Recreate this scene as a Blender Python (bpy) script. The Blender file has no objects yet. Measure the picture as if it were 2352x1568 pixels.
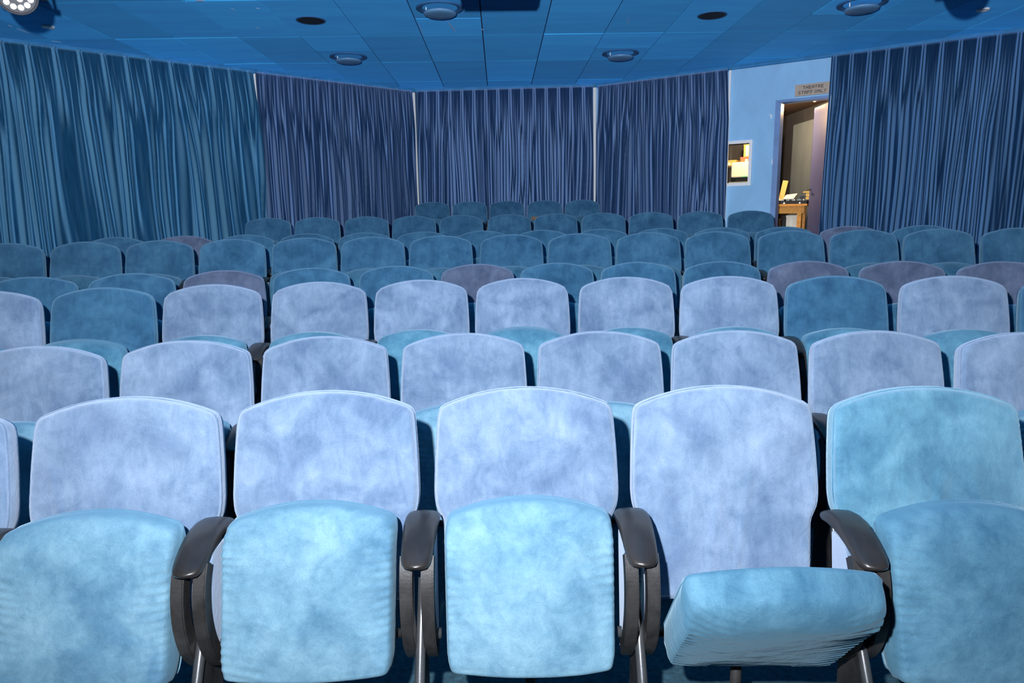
import bpy, bmesh, math, random
from math import pi, sin, cos, radians
from mathutils import Vector, Matrix, Euler, noise

random.seed(7)
C = bpy.context.scene.collection
SC = bpy.context.scene
CZ = 1.387                                    # height of the lens above the front floor

# ---------------------------------------------------------------- camera, world, light, exposure
cam_d = bpy.data.cameras.new('camera')
cam = bpy.data.objects.new('camera', cam_d)
C.objects.link(cam)
cam_d.sensor_width = 36.0
cam_d.lens = 1566.86 / 2352 * 36.0
cam_d.clip_end = 100
R = ((0.999722258, -0.017947275, -0.015274253), (0.018260804, 0.180200592, 0.983460365), (0.014898004, 0.983466137, -0.180478274))
cam.matrix_world = Matrix(((R[0][0], R[1][0], -R[2][0], 0), (R[0][1], R[1][1], -R[2][1], 0), (R[0][2], R[1][2], -R[2][2], CZ), (0, 0, 0, 1)))
SC.camera = cam

W = bpy.data.worlds.new('room_ambience')
SC.world = W
W.use_nodes = True
W.node_tree.nodes['Background'].inputs[0].default_value = (0.35, 0.55, 0.9, 1)
W.node_tree.nodes['Background'].inputs[1].default_value = 0.035

FL = bpy.data.lights.new('hand_flash', 'SPOT')  # hand-held flash a little left of and above the lens
FL.energy = 1.0
FL.spot_size = radians(155)
FL.spot_blend = 1.0
FL.shadow_soft_size = 0.022
FL.color = (0.95, 1.0, 1.10)
FL.use_nodes = True
_nt = FL.node_tree
_em = [n for n in _nt.nodes if n.type == 'EMISSION'][0]
_fo = _nt.nodes.new('ShaderNodeLightFalloff')
_fo.inputs['Strength'].default_value = 204.0
_nt.links.new(_fo.outputs['Linear'], _em.inputs['Strength'])
flash = bpy.data.objects.new('hand_flash', FL)
C.objects.link(flash)
flash.location = (-0.2, 0.0, CZ + 0.23)
flash.rotation_euler = Vector((0.05, 1.0, 0.02)).to_track_quat('-Z', 'Y').to_euler()

SC.view_settings.view_transform = 'Standard'
SC.view_settings.look = 'None'
SC.view_settings.gamma = 1.0
SC.view_settings.use_curve_mapping = False
SC.view_settings.exposure = 0.0

# ---------------------------------------------------------------- materials
def new_mat(name):
    m = bpy.data.materials.new(name)
    m.use_nodes = True
    nt = m.node_tree
    b = nt.nodes['Principled BSDF']
    return m, nt, b

def nd(nt, t, **kw):
    n = nt.nodes.new(t)
    for k, v in kw.items():
        if isinstance(k, str) and hasattr(n, k):
            setattr(n, k, v)
    return n

def setin(n, **kw):
    for k, v in kw.items():
        n.inputs[k.replace('_', ' ')].default_value = v

def coords(nt, rnd=40.0, stretch=(1, 1, 1)):
    tc = nt.nodes.new('ShaderNodeTexCoord')
    oi = nt.nodes.new('ShaderNodeObjectInfo')
    mu = nd(nt, 'ShaderNodeMath', operation='MULTIPLY')
    mu.inputs[1].default_value = rnd
    nt.links.new(oi.outputs['Random'], mu.inputs[0])
    ad = nd(nt, 'ShaderNodeVectorMath', operation='ADD')
    nt.links.new(tc.outputs['Object'], ad.inputs[0])
    nt.links.new(mu.outputs[0], ad.inputs[1])
    mp = nt.nodes.new('ShaderNodeMapping')
    mp.inputs['Scale'].default_value = stretch
    nt.links.new(ad.outputs[0], mp.inputs[0])
    return mp.outputs[0], oi

def noise_n(nt, vec, scale, detail=3, rough=.55, dist=0.0):
    n = nt.nodes.new('ShaderNodeTexNoise')
    setin(n, Scale=scale, Detail=detail, Roughness=rough, Distortion=dist)
    nt.links.new(vec, n.inputs['Vector'])
    return n.outputs['Fac']

def ramp(nt, fac, stops):
    r = nt.nodes.new('ShaderNodeValToRGB')
    e = r.color_ramp.elements
    while len(e) < len(stops):
        e.new(0.5)
    for el, (p, c) in zip(e, stops):
        el.position = p
        el.color = (*c, 1) if len(c) == 3 else c
    nt.links.new(fac, r.inputs[0])
    return r.outputs[0]

def mix(nt, fac, a, b, mode='MIX'):
    m = nt.nodes.new('ShaderNodeMix')
    m.data_type = 'RGBA'
    m.blend_type = mode
    for i, v in ((0, fac), (6, a), (7, b)):
        if isinstance(v, (int, float)):
            m.inputs[i].default_value = v
        elif isinstance(v, tuple):
            m.inputs[i].default_value = (*v, 1)
        else:
            nt.links.new(v, m.inputs[i])
    return m.outputs[2]

def velvet(name, base, light, dark, sheen=0.6, tint=(.8, .9, 1), marks=1.0, bump=0.25, stretch=(1, 1, 1), rim=None, rexp=2.0, rmul=1.5):
    """crushed velvet: brushed nap patches, fine weave, sheen"""
    m, nt, b = new_mat(name)
    v, oi = coords(nt, 40, stretch)
    n1 = noise_n(nt, v, 6.5, 4, .55, .5)
    n2 = noise_n(nt, v, 11, 5, .65, .8)
    n3 = noise_n(nt, v, 420, 2, .6)
    mp2 = nt.nodes.new('ShaderNodeMapping')
    mp2.inputs['Scale'].default_value = (1.0, 1.0, .22)
    mp2.inputs['Rotation'].default_value = (.3, .5, .2)
    nt.links.new(v, mp2.inputs[0])
    n4 = noise_n(nt, mp2.outputs[0], 34, 4, .65, .6)
    c = ramp(nt, n1, [(.30, dark), (.50, base), (.72, light)])
    mk = ramp(nt, n2, [(.36, (.80, .85, .88)), (.50, (1, 1, 1)), (.66, (1.13, 1.11, 1.08))])
    c = mix(nt, marks, c, mk, 'MULTIPLY')
    st = ramp(nt, n4, [(.34, (.84, .87, .89)), (.5, (1, 1, 1)), (.66, (1.12, 1.10, 1.08))])
    c = mix(nt, marks * .8, c, st, 'MULTIPLY')
    fine = ramp(nt, n3, [(.3, (.86, .86, .87)), (.7, (1.12, 1.12, 1.12))])
    c = mix(nt, .8, c, fine, 'MULTIPLY')
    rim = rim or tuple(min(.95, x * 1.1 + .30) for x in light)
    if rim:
        # velvet sheen at grazing view painted into the base colour, curtain folds included
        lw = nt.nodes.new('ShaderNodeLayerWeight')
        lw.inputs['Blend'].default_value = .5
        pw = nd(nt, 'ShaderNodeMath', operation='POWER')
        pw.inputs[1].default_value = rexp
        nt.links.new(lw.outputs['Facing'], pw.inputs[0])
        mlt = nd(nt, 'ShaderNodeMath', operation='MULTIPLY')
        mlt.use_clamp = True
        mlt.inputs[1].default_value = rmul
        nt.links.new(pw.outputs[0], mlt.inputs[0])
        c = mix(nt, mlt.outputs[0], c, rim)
    hs = nt.nodes.new('ShaderNodeHueSaturation')
    mr = nt.nodes.new('ShaderNodeMapRange')
    setin(mr, To_Min=.94, To_Max=1.06)
    nt.links.new(oi.outputs['Random'], mr.inputs['Value'])
    nt.links.new(mr.outputs[0], hs.inputs['Value'])
    nt.links.new(c, hs.inputs['Color'])
    nt.links.new(hs.outputs[0], b.inputs['Base Color'])
    setin(b, Roughness=.95, Sheen_Weight=sheen, Sheen_Roughness=.35, Sheen_Tint=(*tint, 1))
    b.inputs['Specular IOR Level'].default_value = .08
    bp = nt.nodes.new('ShaderNodeBump')
    setin(bp, Strength=bump, Distance=.006)
    w = noise_n(nt, v, 26, 4, .6, 1.5)
    nt.links.new(w, bp.inputs['Height'])
    b2 = nt.nodes.new('ShaderNodeBump')
    setin(b2, Strength=.12, Distance=.0008)
    nt.links.new(n3, b2.inputs['Height'])
    nt.links.new(bp.outputs[0], b2.inputs['Normal'])
    nt.links.new(b2.outputs[0], b.inputs['Normal'])
    return m

def paint(name, col, rough=.6, var=.12, scale=3.0, stretch=(1, 1, 1), spec=.3, metallic=0.0, bump=0.0, rnd=40, objvar=0.0):
    m, nt, b = new_mat(name)
    v, oi = coords(nt, rnd, stretch)
    n = noise_n(nt, v, scale, 5, .6, .6)
    lo = tuple(x * (1 - var) for x in col)
    hi = tuple(min(1, x * (1 + var)) for x in col)
    c = ramp(nt, n, [(.3, lo), (.7, hi)])
    if objvar:
        hs = nt.nodes.new('ShaderNodeHueSaturation')
        mr = nt.nodes.new('ShaderNodeMapRange')
        setin(mr, To_Min=1 - objvar, To_Max=1 + objvar)
        nt.links.new(oi.outputs['Random'], mr.inputs['Value'])
        nt.links.new(mr.outputs[0], hs.inputs['Value'])
        nt.links.new(c, hs.inputs['Color'])
        c = hs.outputs[0]
    nt.links.new(c, b.inputs['Base Color'])
    setin(b, Roughness=rough, Metallic=metallic)
    b.inputs['Specular IOR Level'].default_value = spec
    if bump:
        bp = nt.nodes.new('ShaderNodeBump')
        setin(bp, Strength=bump, Distance=.004)
        n2 = noise_n(nt, v, scale * 12, 3)
        nt.links.new(n2, bp.inputs['Height'])
        nt.links.new(bp.outputs[0], b.inputs['Normal'])
    return m

def glow(name, col, strength):
    m, nt, b = new_mat(name)
    setin(b, Base_Color=(*col, 1), Emission_Color=(*col, 1), Emission_Strength=strength, Roughness=.3)
    return m

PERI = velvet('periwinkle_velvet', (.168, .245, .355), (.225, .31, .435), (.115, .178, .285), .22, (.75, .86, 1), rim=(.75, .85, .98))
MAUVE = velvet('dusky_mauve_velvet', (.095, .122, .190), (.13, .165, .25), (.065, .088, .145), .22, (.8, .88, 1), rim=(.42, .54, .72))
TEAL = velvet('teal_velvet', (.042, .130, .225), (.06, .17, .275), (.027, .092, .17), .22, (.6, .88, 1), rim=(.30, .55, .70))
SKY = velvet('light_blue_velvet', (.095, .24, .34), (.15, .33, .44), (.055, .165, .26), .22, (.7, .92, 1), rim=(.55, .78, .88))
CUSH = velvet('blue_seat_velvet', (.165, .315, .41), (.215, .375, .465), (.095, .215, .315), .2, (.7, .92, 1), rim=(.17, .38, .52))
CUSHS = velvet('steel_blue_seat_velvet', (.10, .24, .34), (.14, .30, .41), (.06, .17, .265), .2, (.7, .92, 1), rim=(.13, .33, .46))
CUSHM = velvet('shaded_mid_row_seat_velvet', (.080, .22, .32), (.125, .30, .41), (.04, .14, .23), .22, (.7, .92, 1), rim=(.22, .44, .56))  # third-row copy of the seat velvet, dimmer light put into the colour
CUSHD = velvet('shaded_far_row_seat_velvet', (.047, .14, .22), (.075, .20, .29), (.025, .095, .165), .22, (.7, .92, 1), rim=(.22, .42, .54))  # darkest copy for the rows behind, their dimness put into the colour
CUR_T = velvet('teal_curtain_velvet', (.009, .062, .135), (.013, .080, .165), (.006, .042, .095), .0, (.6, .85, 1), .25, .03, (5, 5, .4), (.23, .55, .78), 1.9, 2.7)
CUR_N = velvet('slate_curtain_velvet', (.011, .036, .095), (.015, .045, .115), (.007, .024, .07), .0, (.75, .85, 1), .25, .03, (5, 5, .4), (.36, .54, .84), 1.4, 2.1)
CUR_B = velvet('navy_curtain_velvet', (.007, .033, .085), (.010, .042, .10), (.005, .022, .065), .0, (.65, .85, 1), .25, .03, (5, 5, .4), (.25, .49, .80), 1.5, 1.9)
PLASTIC = paint('worn_black_plastic', (.028, .024, .022), .33, .5, 9, (1, .35, 1), .5, 0, .06)
PLASTIC2 = paint('dull_black_plastic', (.030, .028, .027), .5, .5, 14, (1, 1, 1), .45, 0, .12)
STEEL = paint('grey_painted_steel', (.11, .115, .12), .3, .35, 12, (1, 1, .3), .6, .55, .05)
CARPET = paint('dark_teal_carpet', (.045, .10, .125), .95, .35, 60, spec=.1, bump=.5)
CEIL = paint('blue_ceiling_paint', (.055, .44, .97), .6, .20, 2.2, (.45, 2.2, 1), .08, 0, .05, objvar=.38)
_pb = CEIL.node_tree.nodes['Principled BSDF']
setin(_pb, Sheen_Weight=.55, Sheen_Roughness=.55, Sheen_Tint=(.09, .42, .92, 1))
CEIL_D = paint('dark_ceiling_gap', (.012, .04, .09), .9)
TRIM = paint('blue_trim_paint', (.04, .22, .46), .5, .2, 6, spec=.15)
WALLB = paint('light_blue_wall_paint', (.30, .58, .86), .6, .1, 2.5, (1, 1, .5), .3)
WALLD = paint('dark_blue_wall_paint', (.03, .08, .16), .8, .15, 2)
CHIP = paint('pale_blue_paint_scuff', (.55, .66, .85), .7, .1, 20, spec=.1)
WHITE = paint('white_gloss_paint', (.93, .94, .94), .45, .04, 5)
VENT = paint('pale_blue_vent_enamel', (.13, .30, .52), .4, .12, 8, spec=.5)
VENT_D = paint('vent_recess_blue', (.04, .14, .32), .7, .15, 8)
GRILLE = paint('dark_grey_grille', (.018, .024, .035), .7, .3, 60)
BLACK = paint('matte_black_metal', (.012, .012, .014), .5, .3, 20, spec=.3)
LENS = glow('lit_led_lens', (1, 1, 1), 1.6)
RIMG = paint('dark_grey_lamp_face', (.09, .09, .10), .5, .2, 30)
SIGN = paint('beige_sign_card', (.50, .40, .32), .6, .06, 12)
INK = paint('dark_brown_ink', (.035, .025, .03), .7)
DOORP = paint('mauve_blue_door_paint', (.085, .095, .23), .5, .08, 4, (1, 1, .4))
B_WALL = paint('booth_dark_wall', (.035, .035, .04), .8, .2, 4)
B_GREY = paint('booth_grey_panel', (.10, .12, .14), .7, .12, 5, (1, 1, .3))
B_CEIL = paint('booth_brown_ceiling', (.05, .028, .02), .8, .2, 3)
WOOD = paint('orange_pine_wood', (.62, .27, .05), .5, .25, 6, (.3, 8, 8), .3)
CARD = paint('brown_cardboard', (.40, .21, .09), .8, .12, 10)
KRAFT = paint('yellow_envelope_paper', (.65, .42, .12), .7, .08, 10)
PAPER = paint('white_paper', (.80, .76, .66), .7, .05, 10)
CREAM = paint('cream_case_enamel', (.74, .66, .56), .5, .04, 8)
PINK = paint('faded_red_card', (.45, .16, .10), .7, .08, 10)
GREENL = glow('green_indicator', (.15, 1, .25), 1.2)
BULB = glow('warm_bulb_glass', (1, .55, .2), 6)
EDGEW = paint('brown_wood_edge', (.22, .12, .06), .6, .3, 12)

def glass_mat():
    m, nt, b = new_mat('clear_pane_glass')
    setin(b, Base_Color=(1, 1, 1, 1), Roughness=0.0, IOR=1.45)
    b.inputs['Transmission Weight'].default_value = 1.0
    return m
GLASS = glass_mat()

# ---------------------------------------------------------------- mesh helpers
def mesh(name, verts, faces, mat=None, smooth=False, fix=True):
    me = bpy.data.meshes.new(name)
    me.from_pydata([tuple(v) for v in verts], [], faces)
    if fix:
        bm = bmesh.new(); bm.from_mesh(me)
        bmesh.ops.recalc_face_normals(bm, faces=bm.faces)
        bm.to_mesh(me); bm.free()
    if mat: me.materials.append(mat)
    if smooth: me.polygons.foreach_set('use_smooth', [True] * len(me.polygons))
    me.update()
    return me

def obj(name, me, parent=None, loc=None, rot=None, mat=None):
    o = bpy.data.objects.new(name, me)
    C.objects.link(o)
    if parent is not None: o.parent = parent
    if loc is not None: o.location = loc
    if rot is not None: o.rotation_euler = rot
    if mat is not None and o.material_slots:
        o.material_slots[0].link = 'OBJECT'
        o.material_slots[0].material = mat
    return o

def tag(o, label=None, cat=None, group=None, kind=None):
    if label: o['label'] = label
    if cat: o['category'] = cat
    if group: o['group'] = group
    if kind: o['kind'] = kind
    return o

def empty(name, loc, rz=0.0):
    o = bpy.data.objects.new(name, None)
    o.empty_display_size = .1
    C.objects.link(o)
    o.location = loc
    o.rotation_euler = (0, 0, rz)
    return o

class MB:
    def __init__(s): s.v = []; s.f = []
    def add(s, v, f):
        n = len(s.v); s.v += [Vector(p) for p in v]; s.f += [tuple(i + n for i in q) for q in f]
        return s
    def box(s, a, b):
        x0, y0, z0 = a; x1, y1, z1 = b
        return s.add([(x0, y0, z0), (x1, y0, z0), (x1, y1, z0), (x0, y1, z0), (x0, y0, z1), (x1, y0, z1), (x1, y1, z1), (x0, y1, z1)],
                     [(0, 3, 2, 1), (4, 5, 6, 7), (0, 1, 5, 4), (1, 2, 6, 5), (2, 3, 7, 6), (3, 0, 4, 7)])
    def prism(s, poly, d0, d1):
        """poly: list of 3-vectors lying in a plane; extruded from offset vector d0 to d1"""
        n = len(poly); d0 = Vector(d0); d1 = Vector(d1)
        v = [Vector(p) + d0 for p in poly] + [Vector(p) + d1 for p in poly]
        f = [tuple(range(n - 1, -1, -1)), tuple(range(n, 2 * n))] + [(i, (i + 1) % n, n + (i + 1) % n, n + i) for i in range(n)]
        return s.add(v, f)
    def tube(s, pts, r, n=10, caps=True, closed=False):
        pts = [Vector(p) for p in pts]; m = len(pts); v = []; f = []
        rr = r if isinstance(r, (list, tuple)) else [r] * m
        up = None
        for i, p in enumerate(pts):
            if closed: t = pts[(i + 1) % m] - pts[i - 1]
            else: t = pts[min(i + 1, m - 1)] - pts[max(i - 1, 0)]
            t.normalize()
            if up is None:
                up = Vector((0, 0, 1)) if abs(t.z) < .9 else Vector((1, 0, 0))
            a = t.cross(up); a.normalize(); b = a.cross(t); b.normalize(); up = b
            for k in range(n):
                q = 2 * pi * k / n
                v.append(p + (a * cos(q) + b * sin(q)) * rr[i])
        for i in range(m if closed else m - 1):
            j = (i + 1) % m
            for k in range(n):
                f.append((i * n + k, i * n + (k + 1) % n, j * n + (k + 1) % n, j * n + k))
        if caps and not closed:
            f.append(tuple(range(n - 1, -1, -1))); f.append(tuple(range((m - 1) * n, m * n)))
        return s.add(v, f)
    def lathe(s, prof, n=32, M=None):
        """prof: (radius, height) pairs, revolved about z, then moved by M"""
        v = []; f = []
        for r, z in prof:
            for k in range(n):
                q = 2 * pi * k / n
                p = Vector((r * cos(q), r * sin(q), z))
                v.append(M @ p if M else p)
        m = len(prof)
        for i in range(m - 1):
            for k in range(n):
                f.append((i * n + k, i * n + (k + 1) % n, (i + 1) * n + (k + 1) % n, (i + 1) * n + k))
        f.append(tuple(range(n - 1, -1, -1))); f.append(tuple(range((m - 1) * n, m * n)))
        return s.add(v, f)
    def mesh(s, name, mat, smooth=False, bevel=0.0):
        me = mesh(name, s.v, s.f, mat, smooth)
        if bevel:
            bm = bmesh.new(); bm.from_mesh(me)
            bmesh.ops.bevel(bm, geom=[e for e in bm.edges if e.is_manifold and e.calc_face_angle(0) > .5], offset=bevel, segments=2, affect='EDGES', clamp_overlap=True)
            bm.to_mesh(me); bm.free()
        return me
    def top(s, name, mat, smooth=False, bevel=0.0, parent=None):
        """link as an object whose origin is at its base (or relative to a parent that is only translated)"""
        if parent is None:
            n = len(s.v)
            o = Vector((sum(p.x for p in s.v) / n, sum(p.y for p in s.v) / n, min(p.z for p in s.v)))
        else:
            o = Vector(parent.location)
        s.v = [p - o for p in s.v]
        me = s.mesh(name, mat, smooth, bevel)
        return obj(name, me, parent, o if parent is None else None)

# ---------------------------------------------------------------- room plan (all in metres, lens above the origin)
CEILZ = CZ + 1.80
AL, BL = Vector((-4.888, 7.238)), Vector((-1.191, 10.234))     # left raking wall
AR, BR = Vector((1.389, 10.015)), Vector((5.369, 7.306))       # right raking wall
eL = (BL - AL).normalized(); nL = Vector((-eL.y, eL.x))
eR = (BR - AR).normalized(); nR = Vector((-eR.y, eR.x))
if nR.y < 0: nR = -nR
eB = (AR - BL).normalized(); nB = Vector((-eB.y, eB.x))
L_LEN = (BL - AL).length
B_LEN = (AR - BL).length

def wl(s, d, z): p = AL + eL * s + nL * d; return Vector((p.x, p.y, z))
def wr(s, d, z): p = AR + eR * s + nR * d; return Vector((p.x, p.y, z))
def wb(s, d, z): p = BL + eB * s + nB * d; return Vector((p.x, p.y, z))
def wbox(mb, fn, s0, s1, d0, d1, z0, z1):
    v = [fn(s0, d0, z0), fn(s1, d0, z0), fn(s1, d1, z0), fn(s0, d1, z0), fn(s0, d0, z1), fn(s1, d0, z1), fn(s1, d1, z1), fn(s0, d1, z1)]
    mb.add(v, [(0, 3, 2, 1), (4, 5, 6, 7), (0, 1, 5, 4), (1, 2, 6, 5), (2, 3, 7, 6), (3, 0, 4, 7)])
    return mb

LX0 = -2.6; RX1 = 7.6                                          # how far the raking walls run on outside the frame
DW = 0.06                                                      # wall face behind the ceiling trim line
# walls
mb = MB(); wbox(mb, wl, LX0, L_LEN + .1, DW, DW + .12, 0, CEILZ + .05); tag(mb.top('wall_left', WALLD), kind='structure')
mb = MB(); wbox(mb, wb, -.1, B_LEN + .1, DW, DW + .12, 0, CEILZ + .05); tag(mb.top('wall_back', WALLD), kind='structure')
DS0, DS1, DZ = 2.455, 3.13, CZ + 1.327                         # doorway in the right wall
WS0, WS1, WZ0, WZ1 = 1.79, 2.135, CZ + .375, CZ + .858          # booth window opening
BF = 0.75                                                      # booth floor height
mb = MB()
T0, T1 = 0.012, 0.14
wbox(mb, wr, -.1, WS0, T0, T1, 0, CEILZ + .05)
wbox(mb, wr, WS1, DS0, T0, T1, 0, CEILZ + .05)
wbox(mb, wr, WS0, WS1, T0, T1, 0, WZ0)
wbox(mb, wr, WS0, WS1, T0, T1, WZ1, CEILZ + .05)
wbox(mb, wr, DS0, DS1, T0, T1, DZ, CEILZ + .05)
wbox(mb, wr, DS0, DS1, T0, T1, 0, BF)
wbox(mb, wr, DS1, RX1, T0, T1, 0, CEILZ + .05)
wall_r = tag(mb.top('wall_right', WALLB), kind='structure')

# floor: flat front part and four shallow curved tiers
def arc_y(x, yb, k, xc=-.25): return yb - .5 * k * (x - xc) ** 2
XS = [-8 + .5 * i for i in range(33)]
tiers = [(-1.6, 0, 0.0), (2.92, .075, .13), (4.75, .06, .315), (7.10, .06, .48), (9.06, .05, .672), (13.0, 0, None)]
for i in range(5):
    y0, k0, z = tiers[i]; y1, k1, _ = tiers[i + 1]
    pts0 = [(x, arc_y(x, y0, k0)) for x in XS]; pts1 = [(x, arc_y(x, y1, k1)) for x in XS]
    # clip to the room: keep points in front of the raking walls
    def clip(x, y):
        lim = 12.0
        lim = min(lim, AL.y + (x - AL.x) * eL.y / eL.x + .12, AR.y + (x - AR.x) * eR.y / eR.x + .05, BL.y + (x - BL.x) * eB.y / eB.x + .12)
        return min(y, max(lim, -1.6))
    v = []; f = []
    zb = -.12
    n = len(XS)
    for (x, y) in pts0: v.append((x, clip(x, y), z))
    for (x, y) in pts1: v.append((x, clip(x, y), z))
    for (x, y) in pts0: v.append((x, clip(x, y), zb))
    for (x, y) in pts1: v.append((x, clip(x, y), zb))
    for a in range(n - 1):
        f += [(a, a + 1, n + a + 1, n + a), (2 * n + a, 3 * n + a, 3 * n + a + 1, 2 * n + a + 1), (a, 2 * n + a, 2 * n + a + 1, a + 1), (n + a, n + a + 1, 3 * n + a + 1, 3 * n + a)]
    tag(obj('floor', mesh('floor', v, f, CARPET, fix=False)), kind='structure')

# ceiling: dark backing with painted panels hung under it
def halfplanes():
    return [(AL, nL), (BL, nB), (AR, nR)]
def clip_poly(poly, inset=0.0):
    for P, N in halfplanes():
        out = []
        for i in range(len(poly)):
            a, b = poly[i], poly[(i + 1) % len(poly)]
            da = (a - P).dot(N) + inset; db = (b - P).dot(N) + inset
            if da <= 0: out.append(a)
            if (da < 0 < db) or (db < 0 < da):
                out.append(a + (b - a) * (da / (da - db)))
        poly = out
        if len(poly) < 3: return []
    return poly
room = clip_poly([Vector((-7.4, -1.6)), Vector((7.4, -1.6)), Vector((7.4, 12)), Vector((-7.4, 12))], -.01)
mb = MB(); mb.prism([Vector((p.x, p.y, CEILZ)) for p in room], (0, 0, .012), (0, 0, .05))
ceiling = tag(mb.top('ceiling', CEIL_D), kind='structure')
PX, PY = .614, 1.18
VENT_TILES = {}
vents = [(-1.674, 8.188), (1.404, 8.178), (-.489, 6.40), (3.235, 6.408)]
gap = .005
pcache = {}
for ix in range(-12, 12):
    x0 = -.135 + PX * ix; x1 = x0 + PX
    for iy in range(-6, 5):
        y0 = 6.135 + PY * iy; y1 = y0 + PY
        spans = [(y0, y1)]
        for vx, vy in vents:
            if x0 < vx < x1 and y0 < vy < y1:
                m = y0 + PY * .5
                spans = [(y0, m), (m, y1)]
        for a, b in spans:
            poly = clip_poly([Vector((x0 + gap, a + gap)), Vector((x1 - gap, a + gap)), Vector((x1 - gap, b - gap)), Vector((x0 + gap, b - gap))], .01)
            if len(poly) < 3: continue
            area = abs(sum(p.x * q.y - q.x * p.y for p, q in zip(poly, poly[1:] + poly[:1]))) / 2
            if area < .004: continue
            full = len(poly) == 4 and abs(area - (PX - 2 * gap) * (b - a - 2 * gap)) < 1e-4
            key = round(b - a, 2) if full else None
            c = Vector(((x0 + x1) / 2, (a + b) / 2)) if full else sum(poly, Vector((0, 0))) / len(poly)
            if key is not None and key in pcache: me = pcache[key]
            else:
                q = [p - c for p in poly]
                n = len(q)
                ins = [p * (1 - .006 / max(p.length, .02)) for p in q]
                v = [(p.x, p.y, .0) for p in ins] + [(p.x, p.y, .004) for p in q] + [(p.x, p.y, .014) for p in q]
                f = [tuple(range(n - 1, -1, -1)), tuple(range(2 * n, 3 * n))]
                for r_ in (0, 1):
                    f += [(r_ * n + i, r_ * n + (i + 1) % n, (r_ + 1) * n + (i + 1) % n, (r_ + 1) * n + i) for i in range(n)]
                me = mesh('ceiling_panel', v, f, CEIL)
                if key is not None: pcache[key] = me
            o = obj('ceiling_panel', me, ceiling)
            dz = random.uniform(-.002, .002)
            o.location = Vector((c.x, c.y, CEILZ + dz)) - ceiling.location
            o.rotation_euler = (random.uniform(-.0015, .0015), random.uniform(-.002, .002), 0)

for (ax_, ay_), (bx_, by_), w_ in (((-4.485, 6.773), (-4.493, 6.846), .010), ((-4.488, 6.891), (-4.485, 7.061), .010), ((-4.464, 7.359), (-4.393, 7.40), .008), ((-2.495, 6.125), (-2.415, 6.13), .016),
        ((-2.28, 6.334), (-2.271, 6.41), .006), ((-2.066, 6.342), (-2.038, 6.368), .007), ((-2.275, 6.938), (-2.264, 7.015), .006), ((-.455, 6.80), (-.395, 7.22), .008), ((-.724, 6.853), (-.732, 7.29), .004), ((1.234, 6.717), (1.272, 7.055), .004), ((-.147, 7.105), (-.117, 7.122), .008)):
    a_ = Vector((ax_, ay_, CEILZ)); b_ = Vector((bx_, by_, CEILZ)); t_ = (b_ - a_).normalized(); q_ = Vector((-t_.y, t_.x, 0)) * w_
    m1 = a_ + (b_ - a_) * .35; m2 = a_ + (b_ - a_) * .7
    mb = MB(); mb.prism([a_, m1 + q_ * .9, m2 + q_ * .6, b_, m2 - q_ * .9, m1 - q_ * .7], (0, 0, -.003), (0, 0, -.001))
    o = mb.top('paint_chip', CHIP); o.parent = ceiling; o.location = Vector(o.location) - ceiling.location
# ceiling trim along the walls
for nm, fn, a, b in (('trim_1', wl, LX0, L_LEN), ('trim_2', wb, 0, B_LEN), ('trim_3', wr, 0, RX1)):
    mb = MB(); wbox(mb, fn, a, b, -.035, .012, CEILZ - .042, CEILZ + .012)
    wbox(mb, fn, a, b, -.05, -.03, CEILZ - .012, CEILZ + .012)
    tag(mb.top(nm, TRIM, bevel=.004), kind='structure')
# white-painted battens that show in the gaps between the curtains
for i, (fn, s, w, z0, z1) in enumerate(((wl, 2.476, .022, .3, CEILZ - .045), (wl, L_LEN - .012, .02, .3, CEILZ - .045), (wr, -.02, .02, .3, CEILZ - .045), (wr, 1.862, .012, .3, CEILZ - .045))):
    mb = MB(); wbox(mb, fn, s - w, s + w, -.02, .011, z0, z1)
    tag(mb.top('trim_%d' % (i + 4), WHITE, bevel=.003), kind='structure')

# ---------------------------------------------------------------- door, window and sign in the right wall
FR = .035
mb = MB()
wbox(mb, wr, DS0, DS0 + FR, -.012, .16, BF, DZ); wbox(mb, wr, DS1 - FR, DS1, -.012, .16, BF, DZ)
wbox(mb, wr, DS0, DS1, -.012, .16, DZ - FR * .6, DZ + .012)
wbox(mb, wr, DS0 - .03, DS0, -.012, .012, BF, DZ + .012)
door_frame = tag(mb.top('door_1', paint('blue_door_frame_paint', (.17, .30, .56), .4, .12, 6, spec=.5), bevel=.004), kind='structure')
# leaf, opened into the booth
hinge = wr(DS1 - FR - .02, .12, 0)
tip = wr(2.765, .70, 0)
dv = (tip - hinge); dv.z = 0; ln = dv.length; dv.normalize(); pv = Vector((-dv.y, dv.x, 0))
mb = MB()
mb.prism([hinge + Vector((0, 0, BF + .01)), hinge + dv * ln + Vector((0, 0, BF + .01)), hinge + dv * ln + Vector((0, 0, DZ - .03)), hinge + Vector((0, 0, DZ - .03))], pv * -.02, pv * .02)
leaf = mb.top('door_leaf', DOORP, bevel=.003, parent=door_frame)
mb = MB()
for sg in (-1, 1):
    p = hinge + dv * (ln - .06) + Vector((0, 0, BF + .92)) + pv * (.02 * sg)
    mb.tube([p, p + pv * (.045 * sg)], .011, 10)
    mb.tube([p + pv * (.045 * sg), p + pv * (.045 * sg) - dv * .1], .009, 10)
o = mb.top('door_handle', STEEL, parent=door_frame)
o.parent = leaf; o.location = (0, 0, 0)

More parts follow.
